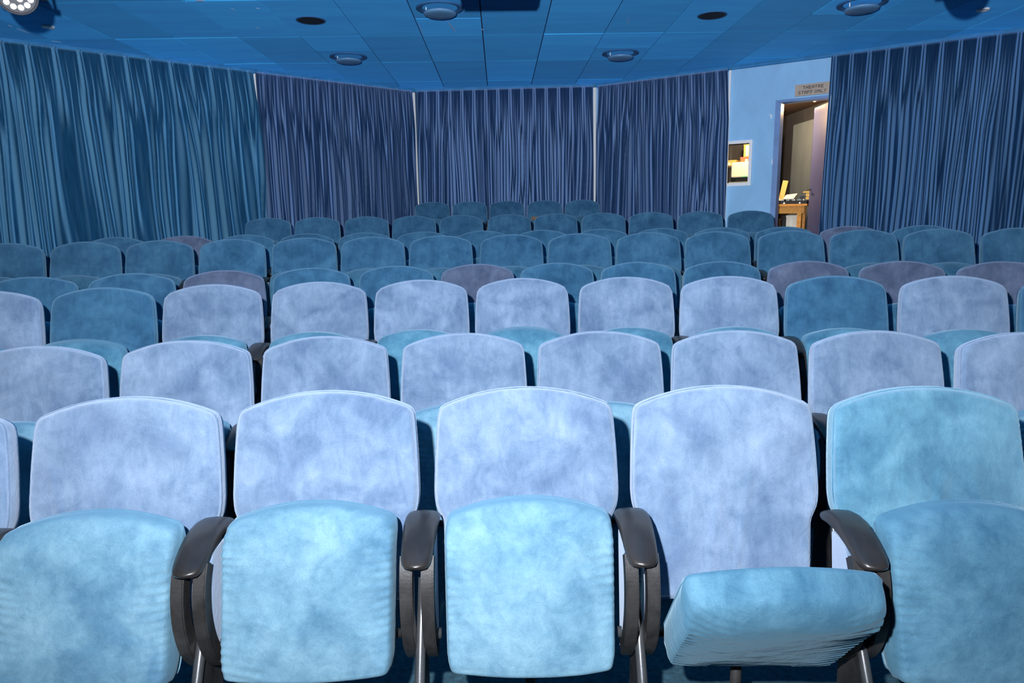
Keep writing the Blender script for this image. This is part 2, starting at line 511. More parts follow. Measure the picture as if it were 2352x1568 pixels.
mb = MB(); fw = .038
wbox(mb, wr, WS0 - fw, WS0, -.02, .15, WZ0 - fw, WZ1 + fw); wbox(mb, wr, WS1, WS1 + fw, -.02, .15, WZ0 - fw, WZ1 + fw)
wbox(mb, wr, WS0, WS1, -.02, .15, WZ0 - fw, WZ0); wbox(mb, wr, WS0, WS1, -.02, .15, WZ1, WZ1 + fw)
win = tag(mb.top('window_1', WHITE, bevel=.004), kind='structure')
mb = MB(); wbox(mb, wr, WS0 - .002, WS1 + .002, .07, .074, WZ0 - .002, WZ1 + .002)
mb.top('pane', GLASS, parent=win)

# chips and a scraped patch where the wall paint has come away
for (s, z, r_) in ((2.432, CZ + .628, .026), (2.424, CZ + .60, .02), (2.375, CZ + 1.165, .012), (2.381, CZ + 1.14, .009), (2.357, CZ + 1.185, .006), (2.44, CZ + 1.15, .007), (2.43, CZ + .02, .007)):
    n = 9; pts = []
    for i in range(n):
        a = 2 * pi * i / n; q = r_ * random.uniform(.7, 1.15)
        pts.append(wr(s + q * cos(a), T0, z + q * sin(a) * 1.1))
    nn = Vector((nR.x, nR.y, 0))
    mb = MB(); mb.prism(pts, nn * -.0025, nn * .001)
    o = mb.top('paint_chip', WHITE); o.parent = wall_r; o.location = Vector(o.location) - wall_r.location

# sign
sg = empty('door_sign', wr(2.836, T0, CZ + 1.362))
tag(sg, 'small beige card sign reading THEATRE STAFF ONLY above the booth doorway', 'sign')
mb = MB(); wbox(mb, wr, 2.640, 3.032, -.006, T0, CZ + 1.359, CZ + 1.492); mb.top('board', SIGN, parent=sg, bevel=.001)
FONT = {'T': ['11111', '00100', '00100', '00100', '00100', '00100', '00100'], 'H': ['10001', '10001', '10001', '11111', '10001', '10001', '10001'],
        'E': ['11111', '10000', '10000', '11110', '10000', '10000', '11111'], 'A': ['01110', '10001', '10001', '11111', '10001', '10001', '10001'],
        'R': ['11110', '10001', '10001', '11110', '10100', '10010', '10001'], 'S': ['01111', '10000', '10000', '01110', '00001', '00001', '11110'],
        'F': ['11111', '10000', '10000', '11110', '10000', '10000', '10000'], 'O': ['01110', '10001', '10001', '10001', '10001', '10001', '01110'],
        'N': ['10001', '11001', '10101', '10101', '10011', '10001', '10001'], 'L': ['10000', '10000', '10000', '10000', '10000', '10000', '11111'],
        'Y': ['10001', '10001', '01010', '00100', '00100', '00100', '00100']}
def word(txt, x0, z0, px, pz, adv):
    x = x0
    for ch in txt:
        if ch == ' ': x += adv * .45; continue
        mb = MB()
        for r_, row in enumerate(FONT[ch]):
            a = 0
            while a < 5:
                if row[a] == '1':
                    b = a
                    while b < 5 and row[b] == '1': b += 1
                    wbox(mb, wr, x + a * px, x + b * px, -.0085, -.005, z0 + (6 - r_) * pz - .0004, z0 + (7 - r_) * pz + .0004)
                    a = b
                else: a += 1
        mb.top('letter', INK, parent=sg)
        x += adv
word('THEATRE', 2.729, CZ + 1.434, .0050, .0050, .0335)
word('STAFF ONLY', 2.680, CZ + 1.380, .0050, .0050, .0335)

# ---------------------------------------------------------------- the booth behind the door
BX = 4.42
mb = MB(); mb.box((BX, 7.95, .3), (BX + .1, 12.1, CZ + 1.5)); tag(mb.top('wall_booth_side', B_WALL), kind='structure')
mb = MB(); mb.box((1.0, 12.0, .3), (BX + .1, 12.1, CZ + 1.5)); tag(mb.top('wall_booth_back', B_WALL), kind='structure')
mb = MB(); mb.box((.9, 10.35, .3), (1.0, 12.1, CZ + 1.5)); tag(mb.top('wall_booth_left', B_WALL), kind='structure')
def booth_slab(z0, z1, name, mat):
    P = [wr(-.1, .141, 0), wr(3.5, .141, 0), Vector((BX, 8.0, 0)), Vector((BX, 12, 0)), Vector((1.0, 12, 0)), Vector((1.0, 10.45, 0))]
    P = [wr(-.15, .141, 0), wr(3.28, .141, 0), Vector((BX, 8.3, 0)), Vector((BX, 12, 0)), Vector((1.35, 12, 0))]
    mb = MB(); mb.prism([Vector((p.x, p.y, 0)) for p in P], (0, 0, z0), (0, 0, z1))
    tag(mb.top(name, mat), kind='structure')
booth_slab(BF - .1, BF, 'floor_booth', B_WALL)
booth_slab(CZ + 1.45, CZ + 1.5, 'ceiling_booth', B_CEIL)
# tall grey cabinet against the side wall
cb = empty('grey_cabinet', (4.33, 9.88, BF))
tag(cb, 'tall flat grey cabinet standing against the dark wall inside the booth', 'cabinet')
mb = MB(); mb.box((4.30, 9.60, BF), (4.415, 10.26, CZ + 1.24)); mb.top('body', B_GREY, bevel=.006, parent=cb)
mb = MB(); mb.box((4.29, 9.62, BF), (4.41, 10.24, BF + .06)); mb.top('plinth', BLACK, parent=cb)
# bench
bench = empty('wooden_bench', wr(2.0, 1.05, BF))
tag(bench, 'orange pine workbench with square legs seen through the booth doorway', 'table')
ZT = CZ + .105
mb = MB(); wbox(mb, wr, 1.15, 2.70, .86, 1.22, ZT - .03, ZT); mb.top('bench_top', WOOD, bevel=.004, parent=bench)
mb = MB(); wbox(mb, wr, 1.20, 2.66, .90, .925, ZT - .125, ZT - .03); mb.top('apron', WOOD, parent=bench)
for s_ in (1.22, 2.575):
    for d_ in (.885, 1.15):
        mb = MB(); wbox(mb, wr, s_, s_ + .055, d_, d_ + .055, BF, ZT - .03); mb.top('leg', WOOD, bevel=.003, parent=bench)
# mixing desk on the bench
mx = empty('mixing_desk', wr(2.45, 1.0, ZT))
tag(mx, 'low black mixing desk with white knobs on the orange bench', 'mixer')
mb = MB(); wbox(mb, wr, 2.16, 2.69, .88, 1.16, ZT, ZT + .045); mb.top('body', BLACK, bevel=.006, parent=mx)
for s_ in (2.405, 2.605):
    mb = MB(); c0 = wr(s_, .865, ZT + .012); nn = Vector((nR.x, nR.y, 0))
    mb.tube([c0 - nn * .006, c0 + nn * .016], .011, 12); mb.top('knob', WHITE, parent=mx)
for i in range(10):
    s_ = 2.30 + .036 * i
    mb = MB(); p = wr(s_, .95 + .07 * (i % 2), ZT + .045); mb.tube([p, p + Vector((0, 0, .018))], .008, 8); mb.top('knob', STEEL if i % 3 else WHITE, parent=mx)
# paper things on the desk
def sheet(name, mat, fn_pts, th, label, cat):
    mb = MB()
    a, b, c = fn_pts[0], fn_pts[1], fn_pts[2]
    nn = (b - a).cross(c - b).normalized()
    mb.prism(fn_pts, nn * 0, nn * th)
    return tag(mb.top(name, mat), label, cat)
DT = ZT + .048
sheet('paper_envelope', KRAFT, [wr(2.295, 1.02, DT + .006), wr(2.36, 1.03, DT + .006), wr(2.40, 1.08, DT + .265), wr(2.333, 1.07, DT + .275)], .012, 'yellow paper envelope standing upright on the mixing desk by the doorway', 'envelope')
sheet('folded_paper', PAPER, [wr(2.255, .90, DT), wr(2.345, .93, DT), wr(2.30, .96, DT + .075), wr(2.245, .93, DT + .095)], .006, 'folded white sheet propped in front of the yellow envelope', 'paper')
sheet('paper_stack', PAPER, [wr(2.375, .93, DT + .014), wr(2.505, .95, DT + .014), wr(2.535, 1.05, DT + .085), wr(2.39, 1.04, DT + .07)], .012, 'cream stack of papers lying tilted right of the yellow envelope', 'papers')
tr = empty('cable_tray', wr(2.62, 1.09, DT))
tag(tr, 'grey wire tray of tangled leads at the right end of the bench', 'tray')
mb = MB(); wbox(mb, wr, 2.545, 2.688, 1.07, 1.15, DT, DT + .012); mb.top('tray_base', STEEL, parent=tr)
mb = MB()
for k in range(5):
    pts = []
    for i in range(14):
        t = i / 13
        pts.append(wr(2.552 + .125 * t + .006 * sin(5 * t + k), 1.10 + .02 * sin(9 * t + 2 * k), DT + .02 + .045 * abs(sin(3.1 * t + k * .8))))
    mb.tube(pts, .005, 6)
mb.top('cable', B_GREY, parent=tr)
mb = MB(); wbox(mb, wr, 2.635, 2.685, 1.08, 1.10, DT + .012, DT + .10); wbox(mb, wr, 2.60, 2.70, 1.07, 1.11, DT + .10, DT + .118); tag(mb.top('desk_lamp_head', KRAFT, bevel=.003, parent=tr), 'small amber clip')
# below the bench
def crate(name, s0, s1, d0, d1, z0, z1, mat, label, cat, lid=None):
    e = empty(name, wr((s0 + s1) / 2, (d0 + d1) / 2, z0)); tag(e, label, cat)
    mb = MB(); wbox(mb, wr, s0, s1, d0, d1, z0, z1 - .012); mb.top('body', mat, bevel=.004, parent=e)
    mb = MB(); wbox(mb, wr, s0 - .004, s1 + .004, d0 - .004, d1 + .004, z1 - .03, z1); mb.top('lid', lid or mat, bevel=.003, parent=e)
    mb = MB(); wbox(mb, wr, (s0 + s1) / 2 - .02, (s0 + s1) / 2 + .02, d0 - .006, d0 - .001, z0 + .01, z1 - .032); mb.top('tape', PAPER, parent=e)
    return e
crate('storage_box', 2.42, 2.56, .98, 1.2, BF, CZ - .045, CREAM, 'pale beige box stacked under the orange bench', 'box')
crate('cardboard_box', 2.235, 2.30, .97, 1.2, BF, CZ - .09, CARD, 'brown cardboard box under the bench nearest the door jamb', 'box')
mb = MB(); mb.prism([wr(2.315, .96, BF), wr(2.40, .96, BF), wr(2.415, 1.05, CZ - .06), wr(2.37, 1.05, CZ - .06)], Vector((0, 0, 0)), Vector((nR.x, nR.y, 0)) * .12)
tag(mb.top('equipment_bag', BLACK, bevel=.01), 'black equipment bag leaning between the two boxes under the bench', 'bag')
# things seen through the booth window: a shelf unit with cases
mb = MB()
ws = empty('equipment_shelf', wr(1.74, 1.2, BF)); tag(ws, 'dark equipment shelf behind the white framed booth window', 'shelf')
for z in (ZT + .0, CZ + .69):
    pass
mb = MB(); wbox(mb, wr, 1.30, 2.02, 1.34, 1.66, CZ + .655, CZ + .675); mb.top('shelf_board', B_CEIL, parent=ws)
mb = MB(); wbox(mb, wr, 1.30, 2.02, 1.64, 1.66, BF, CZ + 1.2); mb.top('back_panel', B_WALL, parent=ws)
mb = MB(); wbox(mb, wr, 1.28, 1.30, 1.34, 1.66, BF, CZ + 1.2); mb.top('side_panel', B_WALL, parent=ws)
mb = MB(); wbox(mb, wr, 1.30, 2.02, 1.34, 1.66, CZ + .30, CZ + .32); mb.top('shelf_board', B_CEIL, parent=ws)
e = empty('cream_equipment_case', wr(1.79, 1.0, ZT)); tag(e, 'cream metal equipment case on the bench behind the booth window', 'case')
mb = MB(); wbox(mb, wr, 1.645, 1.955, .97, 1.19, CZ + .49, CZ + .70); mb.top('body', CREAM, bevel=.01, parent=e)
mb = MB(); wbox(mb, wr, 1.70, 1.93, .99, 1.15, ZT + .002, CZ + .49); mb.top('stand', BLACK, parent=e)
mb = MB(); wbox(mb, wr, 1.80, 1.87, .963, .971, CZ + .50, CZ + .512); tag(mb.top('indicator', GREENL, parent=e), 'green indicator')
crate('parcel_box', 1.66, 1.84, 1.36, 1.6, CZ + .678, CZ + .795, CARD, 'brown parcel box with a faded red band on the booth shelf', 'box', PINK)
crate('orange_file_box', 1.70, 1.80, 1.37, 1.6, CZ + .796, CZ + .99, KRAFT, 'tall amber file box standing on the parcel box', 'box')
crate('flat_carton', 1.40, 1.60, 1.36, 1.6, CZ + .678, CZ + .76, KRAFT, 'flat amber carton at the left of the booth shelf', 'box')
kb = empty('control_keyboard', wr(1.80, .93, ZT)); tag(kb, 'slim grey control panel with white buttons under the booth window', 'panel')
mb = MB(); mb.prism([wr(1.62, .865, CZ + .34), wr(1.62, .96, CZ + .43), wr(1.62, .96, ZT), wr(1.62, .865, ZT)], Vector((0, 0, 0)), Vector((eR.x, eR.y, 0)) * .42); mb.top('body', B_GREY, parent=kb)
for i in range(6):
    mb = MB(); p = wr(1.66 + .055 * i, .895, CZ + .365); mb.tube([p, p + Vector((-.3 * nR.x, -.3 * nR.y, .9)) * .016], .009, 8); mb.top('button', WHITE if i % 2 == 0 else BLACK, parent=kb)
# booth lamp
bl = empty('booth_ceiling_lamp', (4.048, 9.05, CZ + 1.45)); tag(bl, 'small warm round ceiling lamp glowing inside the booth', 'lamp')
mb = MB(); mb.lathe([(.05, 0), (.05, -.02), (.042, -.03)], 20, Matrix.Translation((4.048, 9.05, CZ + 1.452))); mb.top('lamp_base', BLACK, parent=bl)
mb = MB(); mb.lathe([(.001, -.075), (.02, -.068), (.032, -.05), (.034, -.03)], 20, Matrix.Translation((4.048, 9.05, CZ + 1.452))); mb.top('bulb', BULB, True, parent=bl)
def lamp(name, loc, power, col, r):
    l = bpy.data.lights.new(name, 'POINT'); l.energy = power; l.color = col; l.shadow_soft_size = r
    o = bpy.data.objects.new(name, l); C.objects.link(o); o.location = loc
    return o
lamp('booth_lamp_light', (4.048, 9.05, CZ + 1.34), 16, (1, .62, .30), .04)
lamp('booth_work_light', wr(2.0, .62, CZ + 1.25), 105, (1, .66, .34), .06)

# ---------------------------------------------------------------- curtains
def curtain(name, fn, s0, s1, zb, mat, label, seed, edge0=None, edge1=None, pitch=.172, amp=.075, dist=-.08, f1=1.55, f2=2.7, sharp=1.0):
    """edge0/edge1: functions of height giving the curtain's side edges (the gap between neighbours tapers)"""
    rnd = random.Random(seed)
    ztop = CEILZ - .035
    H = ztop - zb
    nz = 30
    nu = int((s1 - s0) / .0075)
    ph = rnd.uniform(0, 50)
    v = []; f = []
    for j in range(nz + 1):
        t = (j / nz) ** 1.35                   # 0 at top
        z = ztop - t * H
        h = ztop - z
        w = min(1, max(0, (h - .10) / .9)); w = w * w * (3 - 2 * w)
        a0 = edge0(z) if edge0 else s0
        a1 = edge1(z) if edge1 else s1
        for i in range(nu + 1):
            s = s0 + (s1 - s0) * i / nu
            n1 = noise.noise(Vector((s * 2.1 + ph, z * .22, 3.1)))
            n2 = noise.noise(Vector((s * 5.0 + ph, z * .5, 9.7)))
            n3 = noise.noise(Vector((s * 1.3 - ph, z * .12, 21.0)))
            u = s / pitch + .25 * noise.noise(Vector((s * .9 + ph, 4.0, 0)))
            fan = 26 - 21 * min(1, h / .55)             # pinch pleats open out downwards
            top = (.5 + .5 * cos(2 * pi * u)) ** max(2.2, fan)
            side_ = .45 * (.5 + .5 * cos(2 * pi * (3 * u))) ** 3 * min(1, h / .5)
            g1 = .5 + .5 * cos(2 * pi * (u * f1 + 1.0 * n1))
            g2 = .5 + .5 * cos(2 * pi * (u * f2 + 1.2 * n2 + .7 * n1 + .3))
            mm = min(1, max(0, .5 + 1.1 * n3))
            low = (g1 ** (2.6 * sharp)) * (1 - .4 * mm) + (g2 ** (2.2 * sharp)) * (.25 + .6 * mm)
            amp_l = amp * (.8 + .7 * noise.noise(Vector((s * 3.3, ph, z * .3))))
            d = (top + side_) * amp * .75 * (1 - w) + low * amp_l * w
            # pinched heading
            if h < .06: d *= .55 + .45 * h / .06
            fine = .0035 * noise.noise(Vector((s * 38 + ph, z * 3.0, 1.7)))
            lean = .012 * noise.noise(Vector((s * 2.7 + ph, z * .9, 5.0))) * w
            sv = a0 + (a1 - a0) * (i / nu) + lean * (0 < i < nu)
            v.append(fn(sv, dist - d + .02 + fine, z))
    m = nu + 1
    for j in range(nz):
        for i in range(nu):
            f.append((j * m + i, (j + 1) * m + i, (j + 1) * m + i + 1, j * m + i + 1))
    o3 = fn((s0 + s1) / 2, dist, zb)
    me = mesh(name, [p - o3 for p in v], f, mat, True, fix=False)
    # heading tape and track
    o = empty(name, o3)
    tag(o, label, 'curtain', 'floor-length velvet curtains along the walls')
    c = obj('drape', me, o)
    sol = c.modifiers.new('thickness', 'SOLIDIFY'); sol.thickness = .003; sol.offset = 1
    mb = MB(); wbox(mb, fn, s0, s1, dist + .024, dist + .04, CEILZ - .06, CEILZ - .01)
    mb.top('curtain_track', TRIM, parent=o)
    return o
def taper(top, bot, z0):
    """from `top` at the ceiling to `bot` at height z0 and below"""
    def f(z):
        t = min(1, max(0, (z - z0) / (CEILZ - z0)))
        return bot + (top - bot) * t
    return f
curtain('velvet_curtain', wl, LX0, 2.47, .33, CUR_T, 'long teal velvet curtain covering the left wall from the frame edge', 1, None, taper(2.45, 2.474, CZ + 1.38), pitch=.22, amp=.115, f1=1.3, f2=2.2, sharp=.62)
curtain('velvet_curtain', wl, 2.50, L_LEN - .05, .34, CUR_N, 'slate blue velvet curtain between the teal curtain and the back wall', 2, taper(2.497, 2.482, CZ + 1.38), taper(L_LEN - .066, L_LEN - .05, CZ + .9))
curtain('velvet_curtain', wb, .05, B_LEN - .05, .68, CUR_N, 'dark slate velvet curtain hanging on the back wall behind the last row', 3, taper(.066, .042, CZ + .95), taper(B_LEN - .055, B_LEN - .035, CZ + .65))
curtain('velvet_curtain', wr, .03, 1.85, .50, CUR_N, 'slate blue velvet curtain beside the booth window', 4, taper(.055, .035, CZ + .65), taper(1.838, 1.885, CZ + 1.15))
curtain('velvet_curtain', wr, 3.055, RX1 - .1, .33, CUR_B, 'navy velvet curtain on the far side of the booth doorway', 5, taper(3.03, 3.03, CZ), None)

# ---------------------------------------------------------------- ceiling fittings
def vent(x, y, label):
    e = empty('ceiling_vent', (x, y, CEILZ)); tag(e, label, 'vent', 'round ceiling air vents')
    T = Matrix.Translation((x, y, CEILZ))
    mb = MB(); mb.lathe([(.205, 0.003), (.208, -.008), (.19, -.012), (.165, -.006), (.15, .002)], 40, T); mb.top('outer_ring', VENT_D, True, parent=e)
    mb = MB(); mb.lathe([(.02, -.06), (.120, -.064), (.140, -.056), (.145, -.046), (.138, -.038), (.02, -.034)], 40, T); mb.top('disc', VENT, True, parent=e)
    mb = MB(); mb.tube([(x, y, CEILZ), (x, y, CEILZ - .05)], .016, 10); mb.top('stem', VENT_D, parent=e)
    mb = MB(); mb.tube([(x - .118, y - .02, CEILZ), (x - .118, y - .02, CEILZ - .05)], .005, 8); mb.top('clip', WHITE, parent=e)
vent(-1.674, 8.188, 'pale blue disc air vent on the ceiling, far one before the left curtains')
vent(1.404, 8.178, 'pale blue disc air vent on the ceiling, far one towards the booth side')
vent(-.489, 6.40, 'pale blue disc air vent half in the projector shadow on the ceiling')
vent(3.235, 6.408, 'pale blue disc air vent on the ceiling nearest the booth side lamp')
for x, y, lab in ((-1.80 * .945, 6.73, 'flat round dark ceiling speaker grille, the one towards the teal curtain'), (2.114 * .945, 6.71, 'flat round dark ceiling speaker grille, the one towards the booth')):
    e = empty('ceiling_speaker', (x, y, CEILZ)); tag(e, lab, 'speaker', 'flush ceiling speakers')
    T = Matrix.Translation((x, y, CEILZ))
    mb = MB(); mb.lathe([(.132, .002), (.134, -.006), (.126, -.009), (.118, -.005)], 36, T); mb.top('rim', VENT_D, True, parent=e)
    mb = MB(); mb.lathe([(.02, -.007), (.119, -.006), (.119, .001)], 36, T); mb.top('grille', GRILLE, parent=e)
for x, y, lab in ((-4.158, 6.83, 'tiny white recessed ceiling spotlight near the teal curtain'), (4.465, 6.62, 'tiny white recessed ceiling spotlight near the navy curtain')):
    e = empty('ceiling_downlight', (x, y, CEILZ)); tag(e, lab, 'ceiling light', 'small recessed ceiling spotlights')
    T = Matrix.Translation((x, y, CEILZ))
    mb = MB(); mb.lathe([(.055, .002), (.055, -.012), (.046, -.016), (.036, -.010)], 24, T); mb.top('rim', WHITE, True, parent=e)
    mb = MB(); mb.lathe([(.003, -.006), (.036, -.009), (.036, 0)], 24, T); mb.top('lens', glow('dim_downlight_lens', (1, 1, .95), .8), parent=e)

def par_lamp(P, aim, label):
    P = Vector(P); ax = (Vector(aim) - P).normalized()
    e = empty('stage_lamp', P); tag(e, label, 'stage light', 'round stage lamps hung from the ceiling')
    q = ax.to_track_quat('Z', 'Y').to_matrix().to_4x4()
    M = Matrix.Translation(P) @ q
    mb = MB(); mb.lathe([(.03, -.20), (.07, -.19), (.088, -.14), (.098, -.03), (.100, 0), (.094, .004), (.090, -.006), (.03, -.008)], 36, M); mb.top('can', BLACK, True, parent=e)
    mb = MB(); mb.lathe([(.100, -.004), (.104, 0), (.103, .006), (.095, .007), (.092, -.003)], 36, M); mb.top('rim', RIMG, True, parent=e)
    mb = MB(); mb.lathe([(.01, -.002), (.092, -.002), (.092, -.006)], 36, M); mb.top('face_plate', RIMG, parent=e)
    spots = [(0, 0)] if False else []
    spots += [(.026 * cos(a), .026 * sin(a)) for a in [2 * pi * k / 4 + .5 for k in range(4)]]
    spots += [(.066 * cos(a), .066 * sin(a)) for a in [2 * pi * k / 12 + .2 for k in range(12)]]
    for sx, sy in spots:
        mb = MB(); mb.lathe([(.0145, -.003), (.0145, .003), (.010, .0055), (.002, .0065)], 16, M @ Matrix.Translation((sx, sy, 0))); mb.top('led_lens', LENS, True, parent=e)
    # yoke and hanging rod
    side = ax.cross(Vector((0, 0, 1))).normalized()
    topz = P.z + .20
    mb = MB()
    for sg_ in (-1, 1):
        a = P - ax * .08 + side * (.112 * sg_); b = Vector((a.x, a.y, topz))
        mb.tube([a, b], .009, 8)
    a = P - ax * .08
    mb.tube([Vector((a.x, a.y, topz)) - side * .112, Vector((a.x, a.y, topz)) + side * .112], .009, 8)
    mb.top('yoke', BLACK, parent=e)
    for sg_ in (-1, 1):
        mb = MB(); p = a + side * (.098 * sg_); mb.tube([p, p + side * (.035 * sg_)], .016, 12); mb.top('knob', BLACK, parent=e)
    mb = MB(); mb.tube([Vector((a.x, a.y, topz)), Vector((a.x, a.y, CEILZ))], .012, 10); mb.lathe([(.05, 0), (.05, .012)], 20, Matrix.Translation((a.x, a.y, CEILZ - .012))); mb.top('hanging_rod', BLACK, parent=e)
    return e
par_lamp((-2.615, 4.05, CZ + 1.232), (-.5, 0, CZ + .2), 'black round stage lamp with lit white lenses cut by the top corner')
par_lamp((2.423, 3.842, CZ + 1.20), (.6, -.4, CZ + .0), 'black stage lamp hung above the booth side, its shadow on the ceiling')
# projector hung over the middle of the room
pj = empty('ceiling_projector', (-.04, 4.1, CZ + 1.265)); tag(pj, 'dark projector hung over the middle, its shadow on the ceiling', 'projector')
mb = MB(); mb.box((-.265, 3.88, CZ + 1.268), (.19, 4.33, CZ + 1.42)); mb.top('body', BLACK, bevel=.012, parent=pj)
mb = MB(); mb.lathe([(.055, 0), (.055, .05), (.04, .055)], 24, Matrix.Translation((.05, 3.88, CZ + 1.345)) @ Matrix.Rotation(pi / 2, 4, 'X')); mb.top('lens', GRILLE, True, parent=pj)
mb = MB(); mb.tube([(-.04, 4.1, CZ + 1.42), (-.04, 4.1, CEILZ)], .02, 12); mb.box((-.12, 4.02, CEILZ - .012), (.04, 4.18, CEILZ)); mb.top('mount', BLACK, parent=pj)

# ---------------------------------------------------------------- seats
SP = .53
TOPH = .93
REC = radians(14)
U = Vector((0, sin(REC), cos(REC))); N = Vector((0, -cos(REC), sin(REC)))
BLEN = .56
B0 = Vector((0, 0, TOPH)) - U * BLEN

def smooth_loop(pts, it):
    for _ in range(it):
        pts = [(pts[i - 1] + pts[i] * 2 + pts[(i + 1) % len(pts)]) / 4 for i in range(len(pts))]
    return pts
def resample(poly, n):
    L = [0]
    m = len(poly)
    for i in range(m): L.append(L[-1] + (poly[(i + 1) % m] - poly[i]).length)
    out = []; k = 0
    for j in range(n):
        t = L[-1] * j / n
        while L[k + 1] < t: k += 1
        a, b = poly[k % m], poly[(k + 1) % m]
        out.append(a + (b - a) * ((t - L[k]) / max(1e-9, L[k + 1] - L[k])))
    return out
def back_outline(n):
    right = [(.214, 0), (.219, .10), (.223, .205), (.243, .238), (.2475, .28), (.2445, .38), (.239, .47), (.235, .507)]
    arch = [(x, .56 - .047 * (abs(x) / .226) ** 2.1) for x in [.225 - .45 * i / 24 for i in range(25)]]
    poly = [Vector(p) for p in right] + [Vector(p) for p in arch] + [Vector((-x, w)) for x, w in reversed(right)]
    # bottom is straight
    return smooth_loop(resample(poly, n), max(2, n // 60))
def cush_outline(n):
    right = [(.194, .004), (.201, .04), (.205, .20), (.2075, .33), (.205, .355)]
    arch = [(x, .405 - .038 * (abs(x) / .196) ** 2.0) for x in [.196 - .392 * i / 20 for i in range(21)]]
    bot = [(x, -.014 * (1 - (x / .19) ** 2)) for x in [-.19 + .38 * i / 12 for i in range(13)]]
    poly = [Vector(p) for p in right] + [Vector(p) for p in arch] + [Vector((-x, w)) for x, w in reversed(right)] + [Vector(p) for p in bot]
    return smooth_loop(resample(poly, n), max(2, n // 50))

def cushion_mesh(name, outl, cen, T, dome, nr, mat, disp=None, er=.026, tip=0.0):
    """rounded upholstered slab in (x, w, d): d < 0 is the show face"""
    n = len(outl); c = Vector(cen)
    rings = []
    # show face from the middle out
    for i in range(1, nr + 1):
        s = (i / nr) ** .8 * .955
        rings.append((s, -T / 2 - dome * (1 - s ** 2.6), True))
    for q in range(1, 5):
        a = q / 5 * pi / 2
        rings.append((.955 + .045 * sin(a), -T / 2 + er * (1 - cos(a)), True))
    rings.append((1.0, -T / 2 + er * 1.1, False))
    rings.append((1.012, 0, False)); rings.append((1.0, T / 2 - er, False))
    rings.append((.985, T / 2 - .006, False)); rings.append((.955, T / 2, False)); rings.append((.5, T / 2 + .006, False))
    v = [Vector((c.x, c.y, -T / 2 - dome))]; f = []
    for s, d, fr in rings:
        for p in outl:
            q = c + (p - c) * s
            dd = d
            if tip and not fr and p.y > .30 and d < T / 2 - 1e-6 and s > .96:
                k = min(1, (p.y - .30) / .06)
                lo = -T / 2 + er; lo2 = lo + k * tip
                dd = T / 2 - (T / 2 - d) * (T / 2 - lo2) / (T / 2 - lo)
            if tip and fr and p.y > .30:                # the front edge of the pan rolls over in one big curve
                k = min(1, (p.y - .30) / .06)
                e = max(0, (s - .62) / .38)
                dd += k * tip * (1 - math.sqrt(max(0, 1 - e * e)))
            if disp and fr: dd -= disp(q.x, q.y, s)
            v.append(Vector((q.x, q.y, dd)))
    for k in range(n): f.append((0, 1 + k, 1 + (k + 1) % n))
    for r_ in range(len(rings) - 1):
        a = 1 + r_ * n; b = a + n
        for k in range(n): f.append((a + k, b + k, b + (k + 1) % n, a + (k + 1) % n))
    e = 1 + (len(rings) - 1) * n
    v.append(Vector((c.x, c.y, T / 2 + .008))); m = len(v) - 1
    for k in range(n): f.append((m, e + (k + 1) % n, e + k))
    return v, f

def seam_loop(outl, cen, s, d, step=1):
    c = Vector(cen)
    return [Vector((q.x, q.y, d)) for q in (c + (p - c) * s for p in outl[::step])]

def back_disp(seed, strong):
    rnd = random.Random(seed)
    folds = [(rnd.uniform(-.19, .19), rnd.uniform(.008, .018), rnd.uniform(.002, .0055) * strong, rnd.uniform(.26, .36), rnd.uniform(-.25, .25)) for _ in range(rnd.choice((3, 4, 5)))]
    o = rnd.uniform(0, 90)
    def f(x, w, s):
        d = .0055 * noise.noise(Vector((x * 5 + o, w * 5, o))) * strong
        d += .0016 * noise.noise(Vector((x * 16 + o, w * 22, 2.0))) * strong
        for x0, wd, a, wt, sl in folds:
            if w < wt + .08:
                q = (x - x0 - sl * (w - .2)) / wd
                d += a * math.exp(-q * q) * min(1, max(0, (wt + .08 - w) / .16))
        e = (1 - s)
        g = math.exp(-e / .10)
        d += .0016 * strong * g * sin(2 * pi * (w / .024 + 1.6 * noise.noise(Vector((x * 9, w * 9, o))))) * (1 if abs(x) > .12 else .3)
        return d
    return f
def cush_disp(seed, strong):
    rnd = random.Random(seed); o = rnd.uniform(0, 90)
    def f(x, w, s):
        d = .006 * noise.noise(Vector((x * 4 + o, w * 5, o))) * strong
        d += .0014 * noise.noise(Vector((x * 12 + o, w * 26, 2.0))) * strong
        e = (1 - s)
        side = 1 if abs(x) > .10 else .15
        msk = .5 + .9 * noise.noise(Vector((x * 2 + o, w * 7, 7.7)))
        d += .0046 * strong * max(0, msk) * math.exp(-e / .16) * side * sin(2 * pi * (w / .021 + .9 * noise.noise(Vector((x * 8, w * 10, o))) - abs(x) * 4))
        return d
    return f

